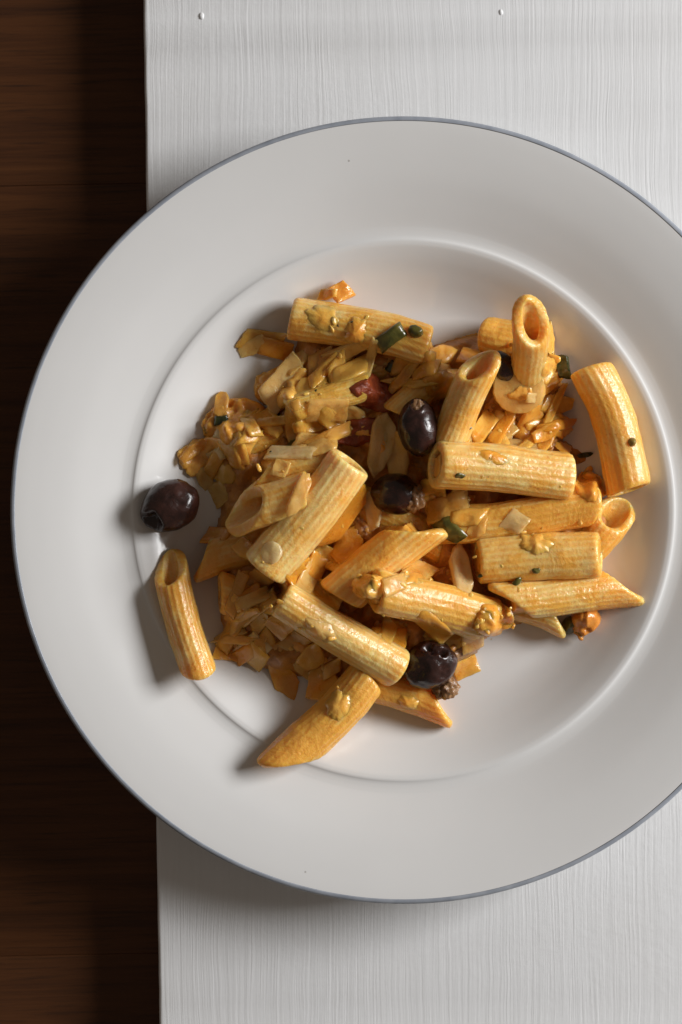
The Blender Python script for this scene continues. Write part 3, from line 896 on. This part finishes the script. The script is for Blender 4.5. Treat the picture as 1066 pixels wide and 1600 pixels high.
on('large parallelogram onion slice tilted at upper left of heap', 441, 601, 98, 50, -52, 'quad', 1.2, .15, lift=3.4, curl=.6, tilt=(-.18, -.1), mat='pale')
on('orange onion slice under the large parallelogram slice', 484, 606, 66, 36, -18, 'skew', 1.2, .3, 'orange', lift=.8)
on('onion slice right of the parallelogram slice, folded', 500, 566, 60, 40, -40, 'skew', 1.3, .4)
on('narrow onion strip above the parallelogram slice', 466, 566, 50, 20, -48, 'strip', 1.2, .3)
on('onion chunk in shade below the parallelogram slice', 510, 640, 70, 32, -6, 'quad', 1.8, .4, lift=.8)
on('small pale onion end right of the onion chunk in shade', 548, 645, 50, 24, 12, 'strip', 1.5, .4)
on('short onion piece below the onion chunk in shade', 500, 672, 60, 34, -35, 'skew', 1.6, .4, lift=.6)
clump('orange drop-shaped clump at left of heap', 386, 676, 34, 84, 8, 3.4, lump=.5)
on('pale square onion piece at left edge of heap near a green bit', 352, 680, 36, 24, 12, 'quad', 2.0, .3, mat='pale')
on('upright pointed onion sliver at left edge of heap', 348, 632, 22, 46, 12, 'strip', 1.4, .2, lift=1.4)
gr('dark green bit on the left onion mound', 347, 657, 28, 22, -30, 'shard', 2.0, .5, mat='darkgreen', lift=.5)
gr('small green herb bit under the parallelogram slice', 427, 648, 26, 15, -10, 'quad', 1.5, .4, mat='darkgreen', lift=.6)
gr('thin green strip above the shaded pointed penne', 466, 686, 50, 14, -45, 'strip', 1.4, .4)
clump('onion mound in sauce at the far left tip of the heap', 318, 712, 84, 62, -20, 3.2, mat='mince')
on('narrow onion strip pointing left above the lone olive', 300, 705, 50, 20, -40, 'strip', 1.3, .3, lift=1)
on('small onion square on the left mound', 338, 712, 28, 24, -30, 'quad', 1.2, .2, lift=1, mat='pale')
on('onion flap hanging below the left mound', 320, 745, 26, 40, -10, 'strip', 1.3, .5)
on('onion flap left of the wide-mouthed penne', 345, 770, 40, 44, -50, 'skew', 1.4, .5)
on('long flat onion strip above the shaded pointed penne', 455, 708, 88, 22, -2, 'quad', 1.3, .25, lift=1.0, mat='pale')
on('small onion square on the shaded pointed penne', 438, 732, 28, 28, 15, 'quad', 0.9, .4, lift=.3)
on('slanted onion sliver left of the thick diagonal penne', 468, 772, 24, 74, 22, 'strip', 1.3, .3)
on('upright folded onion piece left of the scarred olive', 596, 694, 36, 100, 6, 'strip', 2.0, .25, lift=1.8, tilt=(-.3, 0), mat='pale')
on('onion piece behind the upright folded piece', 622, 712, 34, 80, -8, 'strip', 1.6, .4)
on('pointed onion sliver below the middle olive, beside the diagonal penne', 584, 796, 28, 76, -12, 'tri', 1.5, .3, lift=1.0, mat='pale')
on('long onion flap along the right side of the thick diagonal penne', 534, 806, 34, 138, 36, 'strip', 1.5, .5, 'orange', lift=.4)
on('round onion chip stuck on the lower end of the diagonal penne', 424, 864, 34, 38, 15, 'disc', 0.8, .9, mat='pale')
on('onion cube right of the lower end of the diagonal penne', 478, 890, 42, 34, -30, 'quad', 3.0, .3, mat='pale')
on('flat onion piece right of the onion cube', 516, 872, 50, 36, 12, 'skew', 1.6, .4)
on('onion slice under the lower end of the diagonal penne', 402, 905, 56, 34, 18, 'skew', 1.4, .4)
on('orange oval onion slice at lower left of heap', 412, 942, 56, 32, 22, 'disc', 1.4, .4, 'orange')
on('pale onion slice standing on the lower left of heap', 372, 955, 34, 44, 20, 'quad', 1.5, .3)
on('diamond shaped onion slice at the lower left heap edge', 396, 1014, 58, 54, 24, 'skew', 1.2, .3, lift=.8, mat='pale')
on('onion slice at lower left edge beside the lone penne', 358, 1010, 44, 44, 8, 'quad', 1.3, .5, 'orange')
on('onion slice left of the pale straight-cut penne', 462, 1003, 56, 36, 14, 'skew', 1.4, .4)
on('small onion slice under the pale straight-cut penne', 440, 975, 46, 34, 40, 'quad', 1.3, .4)
on('broad leaf-like onion piece in shade at bottom left of heap', 446, 1066, 66, 44, 72, 'tri', 1.2, .6, 'orange')
on('small pale onion sliver in shade right of the leaf-like piece', 476, 1046, 40, 22, 50, 'strip', 1.2, .5)
on('pointed orange onion slice left of the pointing-down penne', 506, 1062, 48, 68, 8, 'tri', 1.3, .5, 'orange', lift=.8)
clump('minced clump on the penne pointing down', 530, 1104, 40, 50, 30, 1.6)
clump('minced clump on the middle of the pale straight-cut penne', 502, 984, 56, 40, 30, 2.0, mat='onion')
clump('minced onion clump at the left end of the penne crossing the lower heap', 580, 918, 50, 46, 0, 4.5, chunks=4)
on('onion slice on the left end of the penne crossing the lower heap', 616, 914, 40, 32, -20, 'quad', 1.6, .4, lift=.8)
clump('fleck-topped clump above the penne crossing the lower heap', 650, 902, 52, 30, 10, 2.2)
clump('orange clump at the right end of the penne crossing the lower heap', 768, 968, 60, 64, 20, 4.5, chunks=5)
on('onion slice leaning on the right end of the penne crossing the lower heap', 738, 998, 50, 36, -35, 'skew', 1.5, .4, lift=.6)
clump('brown minced bits right of the torn olive', 722, 1024, 60, 26, -15, 2.2, mat='flesh')
on('orange onion slice on the plate right of the torn olive', 728, 1042, 46, 32, -22, 'quad', 1.4, .5, 'orange')
clump('small clump with green fleck on the lowest penne', 638, 1098, 34, 26, 10, 1.6)
on('long pale onion strip hanging down left of the open-ended penne', 720, 898, 34, 102, -8, 'strip', 2.4, .2, lift=1.4, mat='pale')
gr('green olive slice tucked left of the orange crosswise penne', 702, 826, 70, 34, 30, 'shard', 1.3, .5)
on('onion piece above the green olive slice', 712, 782, 44, 34, -50, 'quad', 1.6, .4)
on('upright onion slice on the left part of the orange crosswise penne', 748, 818, 26, 50, 18, 'strip', 1.3, .8)
on('diamond onion chip on the orange crosswise penne', 806, 816, 52, 42, 8, 'skew', 1.0, .8, lift=.2, mat='pale')
clump('orange clump between the two crosswise penne', 838, 850, 52, 32, 10, 2.2)
clump('orange clump in the gap at right of the topmost crosswise penne', 924, 762, 50, 56, 40, 3.6)
on('flat onion strip lying on the topmost crosswise penne', 812, 697, 70, 18, 2, 'quad', 1.2, .5, lift=.4, mat='pale')
clump('orange smear with a red fleck on the topmost crosswise penne', 768, 712, 54, 26, 15, 1.3)
on('large round translucent onion disc at upper right of heap', 806, 610, 84, 78, 30, 'disc', 1.5, .1, lift=6.0, tilt=(-.10, -.30), mat='onion')
on('small square onion slice on the lower edge of the round disc', 835, 622, 32, 18, 2, 'quad', .9, .4, lift=1.2, mat='pale')
on('long orange onion strip hanging below the round disc', 826, 660, 32, 76, 24, 'strip', 1.8, .4, 'orange', lift=.8)
on('onion piece below the left side of the round disc', 784, 668, 46, 52, 0, 'shard', 2.2, .4, lift=.4)
on('arrow shaped onion slice right of the orange strip', 862, 668, 50, 34, 0, 'tri', 1.5, .3, 'orange', lift=.4)
clump('orange clump clinging to the right side of the upright penne', 858, 528, 16, 60, -4, 1.8, conf=.7)
clump('orange minced clump at the foot of the upright penne', 852, 578, 52, 34, -45, 3.0)
on('orange onion sliver between the round disc and the green strip', 858, 600, 66, 18, -40, 'strip', 1.6, .4, 'orange', lift=.5)
on('orange onion scraps left of the bent penne', 868, 632, 60, 34, -15, 'shard', 1.6, .5, 'orange')
gr('upright dark green strip left of the bent penne', 878, 575, 22, 38, -10, 'quad', 1.8, .3, mat='darkgreen', lift=1.0)
gr('small green herb flake lying on the bare plate left of the bent penne', 913, 711, 26, 9, -8, 'disc', .5, .9, mat='darkgreen', nphi=24)
chip('caper', 'tiny round green-yellow caper bit on the lower half of the bent penne', 'caper', None, 987, 691, 13, 16, 0, 'disc', 1.8, .8, 'caper', dome=.9, nphi=24)
on('onion slice between the topmost penne and the leaning penne', 692, 556, 52, 40, -20, 'tri', 1.6, .4, 'orange')
on('second onion slice between the topmost penne and the upright penne', 735, 558, 40, 26, 10, 'quad', 1.4, .4, 'orange')
clump('orange edging of sauce under the bent penne', 880, 700, 30, 20, 20, 1.2)
gr('green fleck on the topmost crosswise penne', 719, 743, 18, 10, -10, 'disc', .7, .9, nphi=24)
tm('red fleck on the topmost crosswise penne', 764, 713, 17, 12, 20, 'shard', .8, .9, nphi=24, mat='redlump')
gr('green fleck on the open-ended penne', 838, 891, 14, 10, 0, 'disc', .9, .9, nphi=24)
gr('green fleck on the lower edge of the open-ended penne', 808, 908, 18, 11, -40, 'disc', .9, .9, nphi=24)

# ------------------------------------------------------------------ onion scraps that fill the gaps of the heap
NOCRUMB = [(653, 670, 52), (618, 772, 50), (672, 1040, 58), (784, 575, 40), (832, 490, 50), (748, 580, 45), (545, 722, 40), (612, 527, 40), (649, 519, 22), (702, 826, 34), (640, 832, 44), (595, 872, 44), (550, 910, 40), (806, 610, 55), (441, 601, 48), (596, 694, 42), (720, 898, 45), (440, 738, 62), (380, 810, 40), (505, 625, 40), (582, 612, 36), (562, 672, 34), (420, 755, 50), (470, 728, 40),
    (470, 955, 38), (515, 982, 38), (560, 1010, 38), (600, 1033, 34), (520, 760, 42), (480, 810, 42), (440, 860, 42), (720, 728, 40), (780, 734, 40), (840, 740, 40),
    (780, 875, 36), (840, 870, 36), (900, 866, 36), (870, 798, 30), (640, 935, 34), (700, 950, 34), (850, 930, 34), (540, 1100, 36), (500, 500, 34), (560, 515, 34)]
fill_regions = [((430, 560), (620, 700)), ((300, 640), (420, 760)), ((340, 880), (520, 1050)), ((560, 560), (700, 640)), ((720, 620), (890, 690)),
                ((640, 770), (760, 900)), ((560, 940), (700, 1000)), ((420, 640), (560, 720)), ((340, 750), (420, 860)), ((470, 830), (600, 920)), ((840, 700), (930, 770))]
MARKS = [(653, 670, 'the scarred upright olive'), (618, 772, 'the middle olive'), (672, 1040, 'the torn lower olive'), (267, 790, 'the lone left olive'), (545, 722, "the thick diagonal penne's open mouth"),
         (425, 880, "the thick diagonal penne's lower end"), (560, 515, 'the topmost penne'), (690, 725, "the topmost crosswise penne's left end"), (880, 745, "the topmost crosswise penne's right end"),
         (735, 600, 'the leaning open-mouthed penne'), (830, 520, 'the upright penne'), (950, 670, 'the bent right penne'), (612, 527, 'the green pepper strip'), (441, 601, 'the parallelogram onion slice'),
         (806, 610, 'the round onion disc'), (390, 800, 'the wide-mouthed shaded penne'), (285, 950, 'the lone left penne'), (440, 937, "the pale low penne's left end"), (620, 1045, "the pale low penne's right end"),
         (510, 1120, 'the penne pointing down'), (670, 808, "the pointed orange penne's tip"), (535, 930, "the pointed orange penne's lower end"), (720, 898, 'the hanging pale onion strip'), (575, 612, 'the dark red tomato'),
         (366, 668, 'the left onion mound'), (805, 815, 'the diamond onion chip'), (405, 740, 'the shaded pointed penne'), (505, 625, 'the narrow shaded penne'), (596, 694, 'the upright folded onion piece'), (925, 762, 'the clump in the right gap')]
def where(px, py):
    d, (mx, my, ph) = min((math.hypot(px - m[0], py - m[1]), m) for m in MARKS)
    dx, dy = px - mx, py - my
    ang = math.degrees(math.atan2(-dy, dx)) % 360
    side = ['right of', 'above and right of', 'above', 'above and left of', 'left of', 'below and left of', 'below', 'below and right of'][int((ang + 22.5) // 45) % 8]
    return side + ' ' + ph
cnt = 0
for k in range(900):
    (xa, ya), (xb, yb) = fill_regions[k % len(fill_regions)]
    px, py = rng.uniform(xa, xb), rng.uniform(ya, yb)
    if not inside(HEAP, px, py) or any(math.hypot(px - q[0], py - q[1]) < q[2] for q in NOCRUMB): continue
    cx, cy = P(px, py, .02)
    z = float(hsample(cx, cy)); zb = float(hsample(cx, cy, blur_cache()))
    loc = float(H[max(0, int((cy - GY0) / RES) - 25):int((cy - GY0) / RES) + 25, max(0, int((cx - GX0) / RES) - 25):int((cx - GX0) / RES) + 25].max())
    if z > loc - 0.0065: continue             # only into the hollows
    cnt += 1
    if cnt > 46: break
    tone = rng.choice(['onion', 'orange', 'orange']); ln = rng.uniform(38, 78)
    chip('onion_scrap', '%s %s onion scrap %s' % ('small' if ln < 56 else 'broad', 'translucent' if tone == 'onion' else 'orange', where(px, py)), 'onion', 'onion scraps filling the hollows', px, py,
         ln, rng.uniform(24, 42), rng.uniform(0, 180), rng.choice(['quad', 'skew', 'shard', 'quad', 'strip']), rng.uniform(1.0, 1.7), .6,
         tone, lift=rng.uniform(0, .6), nphi=28, soft=True)

SHRED = [((300, 640), (430, 750)), ((410, 560), (560, 690)), ((340, 880), (480, 1040)), ((540, 560), (700, 660)), ((690, 620), (880, 690))]
made = 0
for k in range(400):
    (xa, ya), (xb, yb) = SHRED[k % len(SHRED)]
    px, py = rng.uniform(xa, xb), rng.uniform(ya, yb)
    if not inside(HEAP, px, py) or any(math.hypot(px - q[0], py - q[1]) < q[2] * 1.1 for q in NOCRUMB): continue
    cx, cy = P(px, py, .02)
    z = float(hsample(cx, cy))
    if z > 0.0235 or (z > 0.0185 and px > 620): continue     # not on top of the uppermost penne
    made += 1
    if made > 30: break
    tone = rng.choice(['onion', 'orange', 'orange']); ln = rng.uniform(46, 92)
    chip('onion_shred', '%s %s onion shred %s' % ('short' if ln < 68 else 'long', 'translucent' if tone == 'onion' else 'orange', where(px, py)), 'onion', 'thin onion shreds in the sauce', px, py,
         ln, rng.uniform(15, 28), rng.gauss(-28, 28), rng.choice(['quad', 'quad', 'skew', 'strip']), rng.uniform(1.0, 1.6), .6,
         tone, lift=rng.uniform(0, .9), curl=rng.uniform(-1.8, 1.8), nphi=32, soft=True)

# ------------------------------------------------------------------ creamy sauce that binds the pieces together
def sauce_film():
    e = H.copy()
    for _ in range(4):                                   # wear the surface down to its hollows
        q = e.copy()
        for ax in (0, 1):
            for sh in (-1, 1):
                q = np.minimum(q, np.roll(e, sh, axis=ax))
        e = q
    f = blur(e, 2)
    tube = blur((HP > H - 0.0009).astype(float), 2)      # where a tube lies on top the film stays under it
    f = f + 0.0006 - 0.0019 * np.clip(tube * 2.2, 0, 1)
    base = plate_z(np.hypot(GXX - PC[0], GYY - PC[1])) + 0.0001
    mask = np.zeros((GN, GN))
    grow = [(x + (x - 640) * .02, y + (y - 780) * .02) for x, y in HEAP]
    for j in range(0, GN, 2):
        for i in range(0, GN, 2):
            px, py = 533 + gx[i] / S / 0.975, 800 - gy[j] / S / 0.975
            if inside(grow, px, py): mask[j:j + 2, i:i + 2] = 1
    mask = blur(mask, 4)
    for (qx, qy, qr) in [q for q in NOCRUMB[:7]] + [(266, 880, 40), (968, 800, 42), (378, 805, 50)]:      # not inside mouths and pit holes
        wx, wy = P(qx, qy, .03); mask = np.where(np.hypot(GXX - wx, GYY - wy) < qr * S * .95, 0, mask)
    f = f - 0.006 * (1 - np.clip(mask * 1.6, 0, 1))
    vs, fs = [], []
    idx = -np.ones((GN, GN), int)
    ok = (mask > 0.25) & (f > base - 0.0006)
    for j in range(GN):
        for i in range(GN):
            if ok[j, i]:
                v = Vector((gx[i] * 700, gy[j] * 700, 4))
                idx[j, i] = len(vs)
                vs.append((gx[i], gy[j], f[j, i] + 0.0004 * noise.noise(v) + 0.0002 * noise.noise(v * 2.7)))
    for j in range(GN - 1):
        for i in range(GN - 1):
            q = (idx[j, i], idx[j, i + 1], idx[j + 1, i + 1], idx[j + 1, i])
            if min(q) >= 0: fs.append(q)
    o = mesh_obj('creamy_sauce', vs, fs, M['cream'])
    tag(o, 'glossy orange sauce clinging between the pasta and onion pieces', 'sauce', kind='stuff')
    recenter(o)
sauce_film()

# ------------------------------------------------------------------ crumbs of minced onion and herb, too small to pick apart
def crumbs(name, label, cat, mat, n, smin, smax, region, seed, clusters=None):
    r2 = random.Random(seed)
    vs, fs = [], []
    made = 0; tries = 0
    while made < n and tries < n * 30:
        tries += 1
        if clusters and r2.random() < 0.8:
            q = r2.choice(clusters); px, py = r2.gauss(q[0], q[2]), r2.gauss(q[1], q[2])
        else:
            px, py = r2.uniform(360, 960), r2.uniform(480, 1110)
        if not inside(region, px, py) or any(math.hypot(px - q[0], py - q[1]) < q[2] for q in NOCRUMB[:14]): continue
        z = .03
        for _ in range(2):
            cx, cy = P(px, py, z); z = float(hsample(cx, cy))
        chunk(vs, fs, (cx, cy, z - 0.0003), r2.uniform(smin, smax) * S, r2, .8)
        made += 1
    ob = mesh_obj(name, vs, fs, M[mat])
    tag(ob, label, cat, kind='stuff')
    return ob
CL = [(526, 505, 22), (570, 530, 25), (600, 600, 28), (470, 590, 30), (400, 690, 25), (505, 985, 16), (585, 920, 20), (650, 905, 20), (768, 970, 20),
      (720, 1020, 20), (530, 1110, 18), (640, 1095, 16), (840, 850, 20), (760, 715, 25), (925, 760, 18), (855, 600, 25), (800, 660, 25), (620, 880, 25),
      (560, 880, 30), (420, 960, 30), (640, 970, 30), (960, 680, 25), (820, 900, 40), (600, 740, 25), (500, 650, 30)]
BIG = [(x + (x - 640) * .06, y + (y - 780) * .06) for x, y in HEAP]
crumbs('onion_crumbs', 'fine crumbs of minced onion in orange sauce scattered over the heap', 'onion crumbs', 'mince', 90, 6, 14, BIG, 11, CL)
crumbs('pale_onion_crumbs', 'fine pale onion crumbs scattered over the heap', 'onion crumbs', 'onion', 45, 6, 13, BIG, 12, CL)
crumbs('herb_flecks', 'tiny dark green herb flecks scattered over the sauced heap', 'herb flecks', 'darkgreen', 26, 4, 9, BIG, 13, CL)
print('top of heap %.1f mm, scraps %d' % (H.max() * 1000, cnt))
